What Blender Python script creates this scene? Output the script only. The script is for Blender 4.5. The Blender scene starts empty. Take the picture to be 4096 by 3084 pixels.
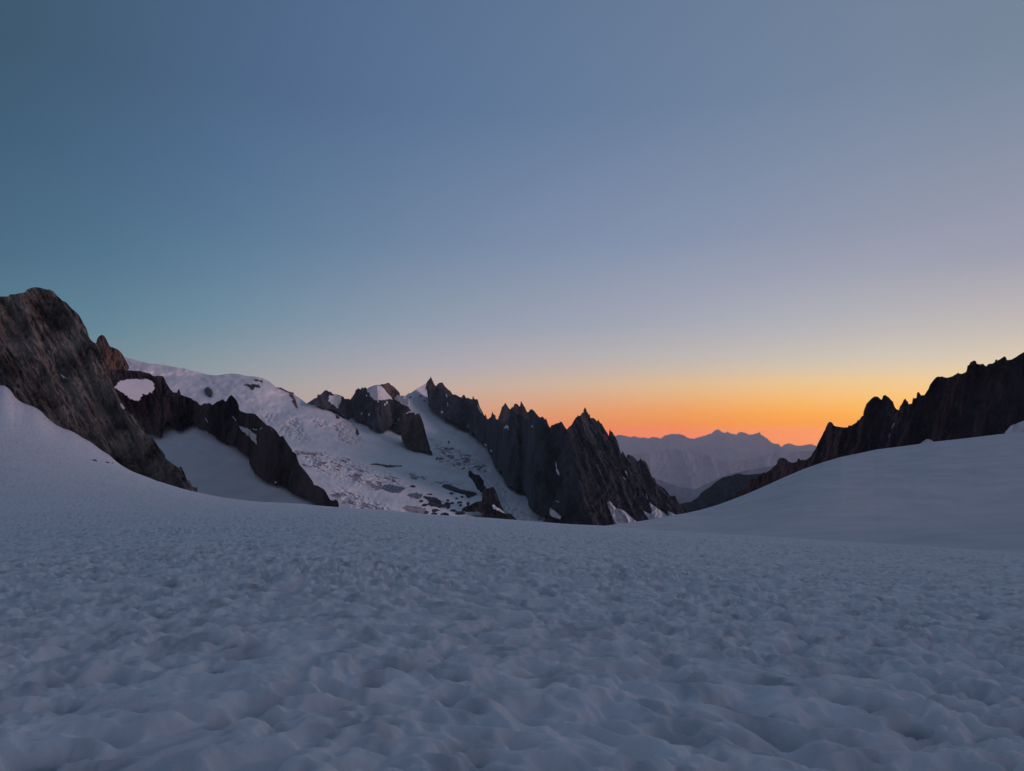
import bpy, math
import numpy as np

# ------------------------------------------------------------------ camera
FPX, CX, CY, HOR = 2980.0, 2048.0, 1542.0, 1740.0     # focal length, centre and horizon row in photo pixels
PITCH = math.atan((HOR - CY) / FPX)
EYE = 1.65
sc = bpy.context.scene
cam_data = bpy.data.cameras.new('camera')
cam = bpy.data.objects.new('camera', cam_data)
sc.collection.objects.link(cam)
cam_data.sensor_width = 36.0
cam_data.lens = 36.0 * FPX / 4096.0
cam_data.clip_start = 0.1
cam_data.clip_end = 200000.0
cam.location = (0, 0, EYE)
cam.rotation_euler = (math.radians(90) + PITCH, 0, 0)
sc.camera = cam
sc.render.resolution_x, sc.render.resolution_y = 1024, 771
sc.view_settings.view_transform = 'Standard'
sc.view_settings.look = 'None'
sc.view_settings.exposure = 0.0
sc.view_settings.gamma = 1.0
sc.cycles.max_bounces = 6
sc.cycles.diffuse_bounces = 3
sc.cycles.volume_bounces = 1

def lin(c):
    c = np.asarray(c, float) / 255.0
    return np.where(c <= 0.04045, c / 12.92, ((c + 0.055) / 1.055) ** 2.4)

# ------------------------------------------------------------------ sky: twilight, glow low on the right
GLOW_AZ = math.radians(23.0)
SUN_EL = math.radians(3.0)
SKX = [0, 820, 1640, 2460, 3280, 4096]
SKY = {0:    [(58,84,102),(73,95,122),(82,103,137),(92,114,146),(102,124,150),(112,131,150)],
       500:  [(64,93,116),(76,103,138),(91,116,151),(105,127,157),(120,137,162),(134,143,164)],
       1000: [(74,106,128),(86,121,150),(113,134,160),(132,146,174),(145,152,174),(158,158,174)],
       1300: [(88,124,142),(108,140,158),(142,154,172),(160,163,178),(178,178,185),(196,186,180)],
       1450: [(100,130,140),(135,150,158),(168,164,176),(185,176,174),(205,195,180),(225,205,178)],
       1550: [(105,132,140),(152,155,158),(188,170,165),(214,178,146),(244,198,128),(250,208,146)],
       1650: [(110,130,140),(165,155,150),(205,160,135),(228,148,100),(254,172,76),(254,190,98)],
       1730: [(110,125,135),(165,145,140),(220,135,110),(232,122,84),(246,152,76),(248,160,80)]}
SKR = sorted(SKY)
SKT = np.array([[lin(c) for c in SKY[r]] for r in SKR])      # rows, cols, rgb
def sky_px(x, y):
    return np.mean([sky_pt(x+o, y) for o in (-420, -280, -140, 0, 140, 280, 420)], 0)
def sky_pt(x, y):
    x = min(max(x, 0), 4096); y = min(max(y, 0), 1730)
    j = min(int(np.searchsorted(SKX, x, 'right')) - 1, len(SKX) - 2); tx = (x - SKX[j]) / (SKX[j+1] - SKX[j])
    i = min(int(np.searchsorted(SKR, y, 'right')) - 1, len(SKR) - 2); ty = (y - SKR[i]) / (SKR[i+1] - SKR[i])
    a = SKT[i, j] * (1-tx) + SKT[i, j+1] * tx
    b = SKT[i+1, j] * (1-tx) + SKT[i+1, j+1] * tx
    return a * (1-ty) + b * ty
def dir_to_px(az, el):
    v = np.array([math.sin(az)*math.cos(el), math.cos(az)*math.cos(el), math.sin(el)])
    f = v[1]*math.cos(PITCH) + v[2]*math.sin(PITCH)
    u = -v[1]*math.sin(PITCH) + v[2]*math.cos(PITCH)
    return CX + FPX*v[0]/f, CY - FPX*u/f
ZENITH = lin((72, 88, 113)); BACK_LOW = lin((122, 119, 144)); BACK_MID = lin((92, 101, 124)); SIDE_R = lin((190,150,120))
EL_MAX, EL_MIN = 70.0, -4.0
# the air between the camera and the sky dims and tints the light that reaches the lens: the sky outside it is that much stronger
HAZE_D, HAZE_TOP, HAZE_LEN = 1.5e-5, 520.0, 80000.0
HAZE_J = {-35: (0.10,0.11,0.15), -12: (0.12,0.12,0.15), 4: (0.16,0.13,0.17), 15: (0.18,0.14,0.18), 25: (0.20,0.145,0.18), 35: (0.20,0.145,0.18)}
def through_haze(c, azd, eld):
    L = min(HAZE_TOP/max(math.tan(math.radians(max(eld, 0.01))), 1e-6), HAZE_LEN/max(math.cos(math.radians(azd)), .3))
    T = math.exp(-HAZE_D*L); ks = sorted(HAZE_J)
    J = np.array([np.interp(azd, ks, [HAZE_J[k][i] for k in ks]) for i in range(3)])
    return np.maximum((c-(1-T)*J)/T, 0.0)/6.0
def sky_column(azd):
    stops = []
    for el in (-4, 0.0, 0.2, 0.3, 0.4, 0.5, 0.65, 0.8, 1.0, 1.3, 1.8, 2.3, 2.8, 3.8, 4.7, 5.6, 7, 8.4, 10, 11.5, 14.5, 19, 24, 30, 45, 70):
        if abs(azd) <= 36:
            e = max(el, 0.0)
            if e <= 24:
                c = sky_px(*dir_to_px(math.radians(azd), math.radians(e)))
            else:
                c = sky_px(*dir_to_px(math.radians(azd), math.radians(24)))
                t = (e-24)/46.0; c = c*(1-t) + ZENITH*t
            c = through_haze(c, azd, e)
        else:
            t = min(max(el, 0)/70.0, 1)
            if el < 15: c = BACK_LOW*(1-max(el,0)/15) + BACK_MID*(max(el,0)/15)
            else: c = BACK_MID*(1-(el-15)/55) + ZENITH*((el-15)/55)
        if abs(azd) > 36: c = c/6.0
        stops.append(((el-EL_MIN)/(EL_MAX-EL_MIN), c))
    return stops
world = bpy.data.worlds.new('World'); sc.world = world; world.use_nodes = True
wt = world.node_tree; wt.nodes.clear()
def wn(t, **k):
    n = wt.nodes.new(t)
    for a, b in k.items(): setattr(n, a, b)
    return n
def wm(op, a, b=None, c=None):
    n = wn('ShaderNodeMath', operation=op)
    for i, v in enumerate((a, b, c)):
        if v is None: continue
        if isinstance(v, (int, float)): n.inputs[i].default_value = v
        else: wt.links.new(v, n.inputs[i])
    return n.outputs[0]
tc = wn('ShaderNodeTexCoord'); sp = wn('ShaderNodeSeparateXYZ'); wt.links.new(tc.outputs['Generated'], sp.inputs[0])
eld = wm('MULTIPLY', wm('ARCSINE', sp.outputs[2]), 180/math.pi)
azd = wm('MULTIPLY', wm('ARCTAN2', sp.outputs[0], sp.outputs[1]), 180/math.pi)
elf = wm('DIVIDE', wm('SUBTRACT', eld, EL_MIN), EL_MAX-EL_MIN)
COLS = [-90, -36, -29, -22, -15, -8, -1, 6, 13, 20, 27, 36, 110]
prev = None
for k, a in enumerate(COLS):
    r = wn('ShaderNodeValToRGB'); r.color_ramp.interpolation = 'LINEAR'
    st = sky_column(a); el_ = r.color_ramp.elements
    while len(el_) < len(st): el_.new(0.5)
    for e, (p, c) in zip(el_, sorted(st, key=lambda s: s[0])):
        e.position = p
    for e, (p, c) in zip(r.color_ramp.elements, st):
        e.position = p; e.color = (float(c[0]), float(c[1]), float(c[2]), 1)
    wt.links.new(elf, r.inputs[0])
    if prev is None: prev = r.outputs[0]
    else:
        mr = wn('ShaderNodeMapRange', interpolation_type='LINEAR'); wt.links.new(azd, mr.inputs[0])
        mr.inputs[1].default_value = COLS[k-1]; mr.inputs[2].default_value = a
        mx = wn('ShaderNodeMix', data_type='RGBA'); wt.links.new(mr.outputs[0], mx.inputs[0])
        wt.links.new(prev, mx.inputs[6]); wt.links.new(r.outputs[0], mx.inputs[7]); prev = mx.outputs[2]
bg = wn('ShaderNodeBackground'); wt.links.new(prev, bg.inputs[0]); bg.inputs[1].default_value = 6.0
ns = wn('ShaderNodeTexSky', sky_type='NISHITA'); ns.sun_disc = False
ns.sun_elevation = SUN_EL; ns.sun_rotation = GLOW_AZ; ns.altitude = 3000
bg2 = wn('ShaderNodeBackground'); wt.links.new(ns.outputs[0], bg2.inputs[0]); bg2.inputs[1].default_value = 0.0008
ad = wn('ShaderNodeAddShader'); out = wn('ShaderNodeOutputWorld')
wt.links.new(bg.outputs[0], ad.inputs[0]); wt.links.new(bg2.outputs[0], ad.inputs[1]); wt.links.new(ad.outputs[0], out.inputs[0])

# soft pink lamp added off the glow side to brighten the distant snow
sd = bpy.data.lights.new('afterglow_fill', 'SUN'); so = bpy.data.objects.new('afterglow_fill', sd); sc.collection.objects.link(so)
sd.energy = 1.15; sd.angle = math.radians(24); sd.color = (1.0, 0.66, 0.76)
GA = math.radians(114); GE = math.radians(5.5)
so.rotation_euler = (math.radians(90) - GE, 0, -GA + math.pi)
so.rotation_euler = (-(math.radians(90) - GE), 0, -GA)

# ------------------------------------------------------------------ numpy noise
def _hash(ix, iy, seed):
    h = (ix.astype(np.int64) * 374761393 + iy.astype(np.int64) * 668265263 + seed * 1442695041) & 0xFFFFFFFF
    h = ((h ^ (h >> 13)) * 1274126177) & 0xFFFFFFFF
    h = (h ^ (h >> 16)) * 2246822519 & 0xFFFFFFFF
    return (h ^ (h >> 15)) & 0xFFFFFF
def perlin(x, y, seed=0):
    x, y = np.broadcast_arrays(np.asarray(x, float), np.asarray(y, float))
    ix = np.floor(x); iy = np.floor(y); fx = x - ix; fy = y - iy
    u = fx*fx*fx*(fx*(fx*6-15)+10); v = fy*fy*fy*(fy*(fy*6-15)+10)
    def g(dx, dy):
        a = _hash(ix+dx, iy+dy, seed) * (2*math.pi/0x1000000)
        return np.cos(a)*(fx-dx) + np.sin(a)*(fy-dy)
    return 1.41*((g(0,0)*(1-u)+g(1,0)*u)*(1-v) + (g(0,1)*(1-u)+g(1,1)*u)*v)
def fbm(x, y, seed=0, octv=4, gain=0.5):
    s = 0; a = 1.0; n = 0
    for o in range(octv):
        s = s + a*perlin(x*2**o, y*2**o, seed+o*17); n += a; a *= gain
    return s/n
def ridged(x, y, seed=0, octv=4, gain=0.5):
    s = 0; a = 1.0; n = 0
    for o in range(octv):
        s = s + a*(1-2*np.abs(perlin(x*2**o, y*2**o, seed+o*31))); n += a; a *= gain
    return s/n
def worley(x, y, seed=0):
    ix = np.floor(x); iy = np.floor(y)
    f1 = np.full(x.shape, 9.0); f2 = np.full(x.shape, 9.0)
    for dx in (-1, 0, 1):
        for dy in (-1, 0, 1):
            h = _hash(ix+dx, iy+dy, seed); h2 = _hash(ix+dx, iy+dy, seed+77)
            px = ix+dx+0.1+0.8*h/0x1000000; py = iy+dy+0.1+0.8*h2/0x1000000
            d = np.hypot(x-px, y-py)
            f2 = np.where(d < f1, f1, np.minimum(f2, d)); f1 = np.minimum(f1, d)
    return f1, f2
def pit_field(x, y, seed, rad):
    """sum of soft round hollows of random depth, one per cell"""
    ix = np.floor(x); iy = np.floor(y); f = np.zeros(x.shape)
    for dx in (-1, 0, 1):
        for dy in (-1, 0, 1):
            h = _hash(ix+dx, iy+dy, seed)/0x1000000; h2 = _hash(ix+dx, iy+dy, seed+77)/0x1000000; h3 = _hash(ix+dx, iy+dy, seed+177)/0x1000000
            r = rad*(0.55+0.75*h3)
            f += (0.25+1.0*h3**1.5)*np.exp(-(((x-ix-dx-0.1-0.8*h)/r)**2+((y-iy-dy-0.1-0.8*h2)/r)**2)**1.25)
    return f, None, None
def smooth(a, b, x):
    t = np.clip((x-a)/(b-a), 0, 1); return t*t*(3-2*t)
def I(pts, x):
    p = np.array(pts, float); return np.interp(x, p[:, 0], p[:, 1])

# ------------------------------------------------------------------ geometry helpers
def P(x, y, d):
    """world point on the line of sight of photo pixel (x, y) at horizontal distance d"""
    a = (np.asarray(x, float)-CX)/FPX; b = -(np.asarray(y, float)-CY)/FPX
    ry = math.cos(PITCH) - math.sin(PITCH)*b; rz = math.sin(PITCH) + math.cos(PITCH)*b
    k = d/np.hypot(a, ry)
    return np.stack([a*k, ry*k, EYE + rz*k], -1)
def link_mesh(name, V, Fq, mat, parent=None, smooth_=True):
    me = bpy.data.meshes.new(name)
    me.vertices.add(len(V)); me.vertices.foreach_set('co', np.asarray(V, np.float32).ravel())
    nf = len(Fq); k = Fq.shape[1]
    me.loops.add(nf*k); me.loops.foreach_set('vertex_index', Fq.astype(np.int32).ravel())
    me.polygons.add(nf)
    me.polygons.foreach_set('loop_start', np.arange(0, nf*k, k, dtype=np.int32))
    try: me.polygons.foreach_set('loop_total', np.full(nf, k, np.int32))
    except Exception: pass
    me.polygons.foreach_set('use_smooth', np.full(nf, smooth_, bool))
    me.materials.append(mat); me.update(calc_edges=True); me.validate()
    o = bpy.data.objects.new(name, me); sc.collection.objects.link(o)
    if parent is not None: o.parent = parent
    return o
def grid_faces(nr, nc, mask=None):
    i, j = np.meshgrid(np.arange(nr-1), np.arange(nc-1), indexing='ij')
    q = np.stack([i*nc+j, i*nc+j+1, (i+1)*nc+j+1, (i+1)*nc+j], -1)
    return q[mask] if mask is not None else q.reshape(-1, 4)
def compact(V, Fq):
    u, inv = np.unique(Fq, return_inverse=True); return V[u], inv.reshape(Fq.shape)
def tag(o, label, cat, group=None, kind=None):
    o['label'] = label; o['category'] = cat
    if group: o['group'] = group
    if kind: o['kind'] = kind
    return o
def sdist(poly, X, Y):
    """signed distance in pixels to a closed outline, positive inside"""
    p = np.array(poly, float); q = np.roll(p, -1, 0)
    dm = np.full(X.shape, 1e9); ins = np.zeros(X.shape, bool)
    for (x0, y0), (x1, y1) in zip(p, q):
        ex, ey = x1-x0, y1-y0; L = ex*ex+ey*ey+1e-9
        t = np.clip(((X-x0)*ex+(Y-y0)*ey)/L, 0, 1)
        dm = np.minimum(dm, np.hypot(X-x0-t*ex, Y-y0-t*ey))
        if y0 != y1:
            c = ((y0 > Y) != (y1 > Y)) & (X < (x1-x0)*(Y-y0)/(y1-y0)+x0); ins ^= c
    return np.where(ins, dm, -dm)

# ------------------------------------------------------------------ materials
def material(name):
    m = bpy.data.materials.new(name); m.use_nodes = True
    return m, m.node_tree, m.node_tree.nodes['Principled BSDF']
def rock_mat(name, dark, light, scale, zs=0.35, bump=0.6, warm=None, hi=0.62, lean=0.0):
    """rock: base colours in stretched streaks and blotches; scale = metres per large blotch"""
    m, t, b = material(name); N = t.nodes.new; L = t.links.new
    g = N('ShaderNodeNewGeometry'); mp = N('ShaderNodeMapping'); L(g.outputs['Position'], mp.inputs[0])
    mp.vector_type = 'TEXTURE'; mp.inputs['Rotation'].default_value = (0, math.radians(lean), 0)
    mp.inputs['Scale'].default_value = (scale, scale, scale/zs)
    n1 = N('ShaderNodeTexNoise'); n1.inputs['Scale'].default_value = 1.0; n1.inputs['Detail'].default_value = 8; n1.inputs['Roughness'].default_value = 0.7
    L(mp.outputs[0], n1.inputs['Vector'])
    r = N('ShaderNodeValToRGB'); r.color_ramp.elements[0].position = 0.36; r.color_ramp.elements[1].position = hi
    r.color_ramp.elements[0].color = (*dark, 1); r.color_ramp.elements[1].color = (*light, 1)
    if warm is not None:
        e = r.color_ramp.elements.new(0.5*(0.36+hi)+0.02); e.color = (*warm, 1)
    L(n1.outputs[0], r.inputs[0]); L(r.outputs[0], b.inputs['Base Color'])
    b.inputs['Roughness'].default_value = 0.92
    b.inputs['Specular IOR Level'].default_value = 0.15
    mp2 = N('ShaderNodeMapping'); L(g.outputs['Position'], mp2.inputs[0]); mp2.inputs['Scale'].default_value = (6/scale, 6/scale, 2.5/scale)
    n2 = N('ShaderNodeTexNoise'); n2.inputs['Detail'].default_value = 6; n2.inputs['Scale'].default_value = 1; L(mp2.outputs[0], n2.inputs['Vector'])
    bp = N('ShaderNodeBump'); bp.inputs['Strength'].default_value = bump; bp.inputs['Distance'].default_value = scale*0.08
    L(n2.outputs[0], bp.inputs['Height']); L(bp.outputs[0], b.inputs['Normal'])
    return m
def snow_mat(name, col=(0.80, 0.81, 0.84), dirty=(0.60, 0.62, 0.68), scale=3.0, bump=0.0, bscale=0.2):
    m, t, b = material(name); N = t.nodes.new; L = t.links.new
    g = N('ShaderNodeNewGeometry'); n1 = N('ShaderNodeTexNoise'); n1.inputs['Scale'].default_value = 1/scale; n1.inputs['Detail'].default_value = 6
    L(g.outputs['Position'], n1.inputs['Vector'])
    r = N('ShaderNodeValToRGB'); r.color_ramp.elements[0].position = 0.3; r.color_ramp.elements[1].position = 0.6
    r.color_ramp.elements[0].color = (*dirty, 1); r.color_ramp.elements[1].color = (*col, 1)
    L(n1.outputs[0], r.inputs[0]); L(r.outputs[0], b.inputs['Base Color'])
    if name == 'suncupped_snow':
        at = N('ShaderNodeAttribute'); at.attribute_name = 'dirt_and_shade'; mx = N('ShaderNodeMix'); mx.data_type = 'RGBA'
        L(at.outputs['Fac'], mx.inputs[0]); L(r.outputs[0], mx.inputs[6]); mx.inputs[7].default_value = (0.30, 0.33, 0.38, 1); L(mx.outputs[2], b.inputs['Base Color'])  # dark tone for dirt and for the painted shade in the hollows
    b.inputs['Roughness'].default_value = 0.75; b.inputs['Specular IOR Level'].default_value = 0.2
    if bump:
        n2 = N('ShaderNodeTexNoise'); n2.inputs['Scale'].default_value = 1/bscale; n2.inputs['Detail'].default_value = 4; L(g.outputs['Position'], n2.inputs['Vector'])
        bp = N('ShaderNodeBump'); bp.inputs['Strength'].default_value = bump; bp.inputs['Distance'].default_value = bscale*0.3
        L(n2.outputs[0], bp.inputs['Height']); L(bp.outputs[0], b.inputs['Normal'])
    return m
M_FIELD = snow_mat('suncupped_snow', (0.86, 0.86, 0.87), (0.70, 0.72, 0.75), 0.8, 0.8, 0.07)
M_SNOW = snow_mat('smooth_snow', (0.85, 0.84, 0.84), (0.76, 0.76, 0.78), 25)
M_HILLSNOW = snow_mat('dimmed_hill_snow', (0.69, 0.69, 0.71), (0.60, 0.60, 0.63), 18, 0.3, 0.5)  # darker snow colour standing in for the hill's dimmer light
M_GLAC = snow_mat('glacier_snow', (0.87, 0.85, 0.84), (0.76, 0.75, 0.76), 160)
M_ICE = rock_mat('bare_ice', (0.09, 0.12, 0.15), (0.26, 0.30, 0.34), 30, 1.5, 0.6)
M_DIRTY = rock_mat('dirty_crevassed_ice', (0.22, 0.17, 0.18), (0.50, 0.45, 0.48), 22, 1.5, 0.8)
M_BUTT = rock_mat('brown_granite', (0.036, 0.031, 0.027), (0.24, 0.21, 0.175), 26, 0.65, 1.0, hi=0.58, lean=-35)
M_OCHRE = rock_mat('ochre_granite', (0.06, 0.040, 0.036), (0.19, 0.125, 0.09), 30, 0.25, 0.6)
M_RIDGE = rock_mat('purple_grey_granite', (0.025, 0.021, 0.025), (0.12, 0.088, 0.09), 40, 0.3, 0.7, lean=-15)
M_PEAK = rock_mat('dark_granite', (0.012, 0.016, 0.022), (0.095, 0.10, 0.12), 80, 0.28, 1.0, hi=0.68, lean=-22)
M_RED = rock_mat('reddish_granite', (0.08, 0.045, 0.045), (0.24, 0.14, 0.12), 80, 0.3, 0.8)
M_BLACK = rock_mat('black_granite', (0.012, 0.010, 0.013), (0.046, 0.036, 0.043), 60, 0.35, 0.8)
M_HILL = rock_mat('forested_hill', (0.008, 0.026, 0.038), (0.018, 0.042, 0.056), 500, 0.6, 0.5)
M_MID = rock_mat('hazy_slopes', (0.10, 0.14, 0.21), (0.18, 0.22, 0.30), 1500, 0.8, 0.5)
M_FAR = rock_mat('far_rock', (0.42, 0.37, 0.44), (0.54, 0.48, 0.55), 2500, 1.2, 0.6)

# ------------------------------------------------------------------ traced outlines (photo pixels)
CREST = [(-900,1480),(-500,1500),(0,1541),(20,1542),(41,1558),(60,1588),(85,1608),(110,1618),(140,1628),(165,1645),(190,1672),(220,1697),(250,1712),(290,1725),
 (330,1750),(365,1768),(400,1797),(435,1818),(470,1850),(505,1874),(520,1884),(560,1903),(598,1917),(630,1935),(665,1945),(690,1955),(720,1966),
 (750,1974),(791,1983),(870,1996),(950,2006),(1087,2009),(1201,2015),(1270,2022),(1354,2029),(1450,2034),(1558,2041),(1694,2055),(1800,2063),
 (1958,2072),(2071,2080),(2162,2088),(2300,2098),(2417,2103),(2507,2111),(2598,2119),(2742,2129),(3000,2143),(3400,2168),(3800,2194),(4096,2215),(4500,2245),(5000,2280)]
CREST_D = [(-900,700),(0,600),(400,520),(790,420),(1350,340),(2000,280),(2419,240),(3000,150),(4096,95),(5000,80)]
HILL = [(2380,2112),(2419,2103),(2461,2097),(2535,2088),(2600,2078),(2679,2063),(2746,2052),(2800,2040),(2875,2018),(2950,1990),(2996,1972),(3064,1942),(3144,1906),(3212,1877),
 (3292,1849),(3363,1828),(3450,1810),(3506,1798),(3634,1782),(3736,1767),(3864,1753),(3996,1737),(4096,1728),(4400,1705),(4900,1690)]
HILL_D = [(2380,300),(2700,400),(3000,520),(3500,680),(4096,740),(4900,780)]

def ray_az_t(x, y):
    q = P(x, y, 1.0); return np.arctan2(q[..., 0], q[..., 1]), (q[..., 2]-EYE)

# ------------------------------------------------------------------ the foreground snow field (one sheet all round the camera)
def build_field():
    cx = np.arange(-900, 5001, 15.0); cy = I(CREST, cx)
    caz, ct = ray_az_t(cx, cy); cd = I(CREST_D, cx)
    az_in = np.linspace(math.radians(-38), math.radians(38), 1500)
    az = np.concatenate([np.linspace(-math.pi, math.radians(-38), 120)[:-1], az_in, np.linspace(math.radians(38), math.pi, 120)[1:]])
    s_c = -(np.interp(az, caz, ct)) - EYE/np.interp(az, caz, cd)
    dc = np.interp(az, caz, cd)
    plane = 0.10*np.cos(az)
    w = smooth(math.radians(48), math.radians(85), np.abs(az))
    s_c = s_c*(1-w) + plane*w; dc = dc*(1-w) + 400*w
    sig = 90; ker = np.exp(-0.5*(np.arange(-270, 271)/sig)**2); ker /= ker.sum()
    seg = slice(119, 119+1500); tmp = np.pad(s_c[seg], 270, mode='edge'); s_s = s_c.copy(); s_s[seg] = np.convolve(tmp, ker, 'valid')
    s0 = np.clip(s_s, 0.088, 0.142)*(1-w) + plane*w
    near = np.geomspace(0.35, 2.6, 22)[:-1]
    # rows spaced by how tall they look: constant step in depression angle
    t0 = EYE/2.6; ts = np.linspace(t0, EYE/600.0, 620)
    far = EYE/ts; far = far[far < 900]
    extra = np.geomspace(far[-1]*1.02, 1000, 14) if far[-1] < 980 else np.array([])
    # more rows between 30 and 700 m
    rows = np.unique(np.round(np.concatenate([near, far, np.geomspace(20, 700, 260), extra]), 4))
    D, A = np.meshgrid(rows, az, indexing='ij')
    t = D/dc
    u = smooth(0.06, 1.0, t)
    u2 = smooth(0.70, 1.0, t)
    S = s0 + (s_s-s0)*u + (s_c-s_s)*u2
    Z = -D*S
    over = np.clip(D-dc, 0, None)
    Z = Z - 0.22*over*smooth(0, 60, over) - 0.00012*over**2
    X = D*np.sin(A); Yw = D*np.cos(A)
    # unseen snow shoulder, added right and behind to shade the field from the lamp
    Z = Z + 62*smooth(math.radians(48), math.radians(74), A)*(1-smooth(math.radians(160), math.radians(179), A))*smooth(70, 300, D)*(1-smooth(360, 700, D))
    # melt hollows (suncups)
    wx = X + 0.22*fbm(X*1.1, Yw*1.1, 5, 3) + 0.9*fbm(X*0.2, Yw*0.2, 8, 2); wy = Yw + 0.22*fbm(X*1.1+40, Yw*1.1, 6, 3) + 0.9*fbm(X*0.2+9, Yw*0.2, 18, 2)
    def pits(sx, sy, sd_, rad):
        f, e, h = pit_field(wx*sx, wy*sy, sd_, rad); return f
    patch = 0.6 + 0.9*np.clip(fbm(X*0.12, Yw*0.12, 31, 3)+0.35, 0, 1)
    p1 = pits(2.7, 3.3, 3, 0.36); p2 = pits(5.6, 6.8, 11, 0.38); p3 = pits(1.15, 1.4, 21, 0.42)
    bump = patch*(-0.225*np.clip(p1, 0, 1.0) - 0.10*np.clip(p2, 0, 1.1) - 0.08*np.clip(p3, 0, 1.0))*(1-0.45*smooth(10, 45, D)) + 0.016*fbm(X*5, Yw*6, 41, 4) + 0.07*fbm(X*0.7, Yw*0.9, 43, 3) + 0.025*ridged(wx*1.6, wy*2.6, 47, 2)
    bump = bump + 0.17*(1-0.45*smooth(10, 45, D))
    dirt_and_shade = np.clip(1.0*smooth(0.6, 1.1, p1)*smooth(0.0, 0.35, fbm(X*0.9+5, Yw*0.9, 91, 2)) + 0.42*smooth(0.30, 0.9, p1)*smooth(-0.4, 0.3, fbm(X*0.5, Yw*0.5+9, 93, 3)) + 0.45*smooth(-0.05, 0.42, fbm(X*2.0, Yw*1.0, 95, 5)), 0, 1)*(1-0.5*smooth(25, 140, D))  # patchy dirt, plus the shade of the hollows painted in by pit depth
    side = smooth(math.radians(3), math.radians(30), A)
    fade = 1 - 0.55*smooth(60, 220, D) - 0.40*smooth(200, 420, D)
    Z = Z + bump*fade*smooth(0.3, 1.5, D)
    Z = Z + 0.55*fbm(X/22, Yw/22, 51, 3)*smooth(12, 60, D)*(1-0.85*smooth(0.5, 0.95, t))
    V = np.stack([X, Yw, Z], -1).reshape(-1, 3)
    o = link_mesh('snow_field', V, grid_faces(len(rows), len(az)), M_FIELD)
    at = o.data.attributes.new('dirt_and_shade', 'FLOAT', 'POINT'); at.data.foreach_set('value', dirt_and_shade.astype(np.float32).ravel())
    global FIELD_V; FIELD_V = V
    tag(o, 'blue grey suncupped snow of the foreground glacier, full of small melt hollows', 'snow', kind='structure')
    return o
build_field()

def build_hill():
    xs = np.arange(2380, 4901, 6.0); y2 = I(HILL, xs); d2 = I(HILL_D, xs)
    y1 = I(CREST, xs)+70; d1 = I(CREST_D, xs)*1.02+4
    y1 = np.maximum(y1, y2+8)
    rows = []
    for t in np.linspace(0, 1, 120):
        y = y2+(y1-y2)*(1-t)**1.55; d = d1+(d2-d1)*t
        q = P(xs, y, d); wob = (1.6*fbm(q[:, 0]/70, q[:, 1]/70, 61, 3) + 0.28*fbm(q[:, 0]/9, q[:, 1]/14, 62, 3))*np.sin(math.pi*t)
        q[:, 2] += wob; rows.append(q)
    for k in range(1, 12):
        q = P(xs, y2, d2+k*22.0); q[:, 2] -= 1.6*k**1.7; rows.append(q)
    V = np.stack(rows); o = link_mesh('snow_slope', V.reshape(-1, 3), grid_faces(V.shape[0], V.shape[1]), M_HILLSNOW)
    tag(o, 'smooth rounded snow slope rising to the right below the black ridge', 'snow', kind='structure')
build_hill()

# ------------------------------------------------------------------ distant depth fields
def d_basin(x, y): return 0.22*np.clip(900-np.asarray(x, float), -450, 450)+I([(1650,835),(1750,790),(1850,730),(1950,668),(2030,608),(2120,520)], y)
def d_glac_base(x, y):
    b = I([(1400,4700),(1500,4400),(1650,3700),(1750,3100),(1850,2500),(1950,1950),(2030,1600),(2120,1350),(2200,1200)], y)
    return b*(1+0.75*smooth(1000, 2500, np.asarray(x, float)))
SERAC = [([(1150,1690),(1180,1670),(1205,1690),(1215,1730),(1240,1760),(1200,1770),(1150,1745),(1130,1715)], 1.0),
 ([(1020,1665),(1070,1655),(1110,1665),(1100,1685),(1060,1700),(1040,1690)], 0.7),
 ([(1235,1690),(1260,1670),(1310,1690),(1320,1710),(1290,1715),(1250,1710)], 0.8),
 ([(1320,1700),(1350,1680),(1400,1680),(1430,1700),(1440,1740),(1460,1770),(1440,1795),(1390,1785),(1345,1760),(1345,1740)], 1.2),
 ([(1080,1700),(1130,1700),(1150,1740),(1110,1750)], 0.6),
 ([(1590,1830),(1650,1825),(1640,1850),(1600,1860)], 0.5),
 ([(1720,1760),(1800,1775),(1880,1820),(1960,1860),(1960,1890),(1900,1900),(1820,1880),(1740,1850),(1725,1800)], 1.0),
 ([(1190,1800),(1320,1815),(1440,1850),(1560,1890),(1640,1930),(1600,1960),(1500,1960),(1400,1940),(1320,1910),(1230,1860)], 0.8),
 ([(1360,1950),(1450,1980),(1560,2025),(1560,2060),(1380,2040),(1330,1980)], 0.8),
 ([(1990,1930),(2030,1950),(2040,2010),(2100,2050),(2180,2075),(2250,2100),(2050,2100),(2010,2040)], 0.7)]
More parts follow.
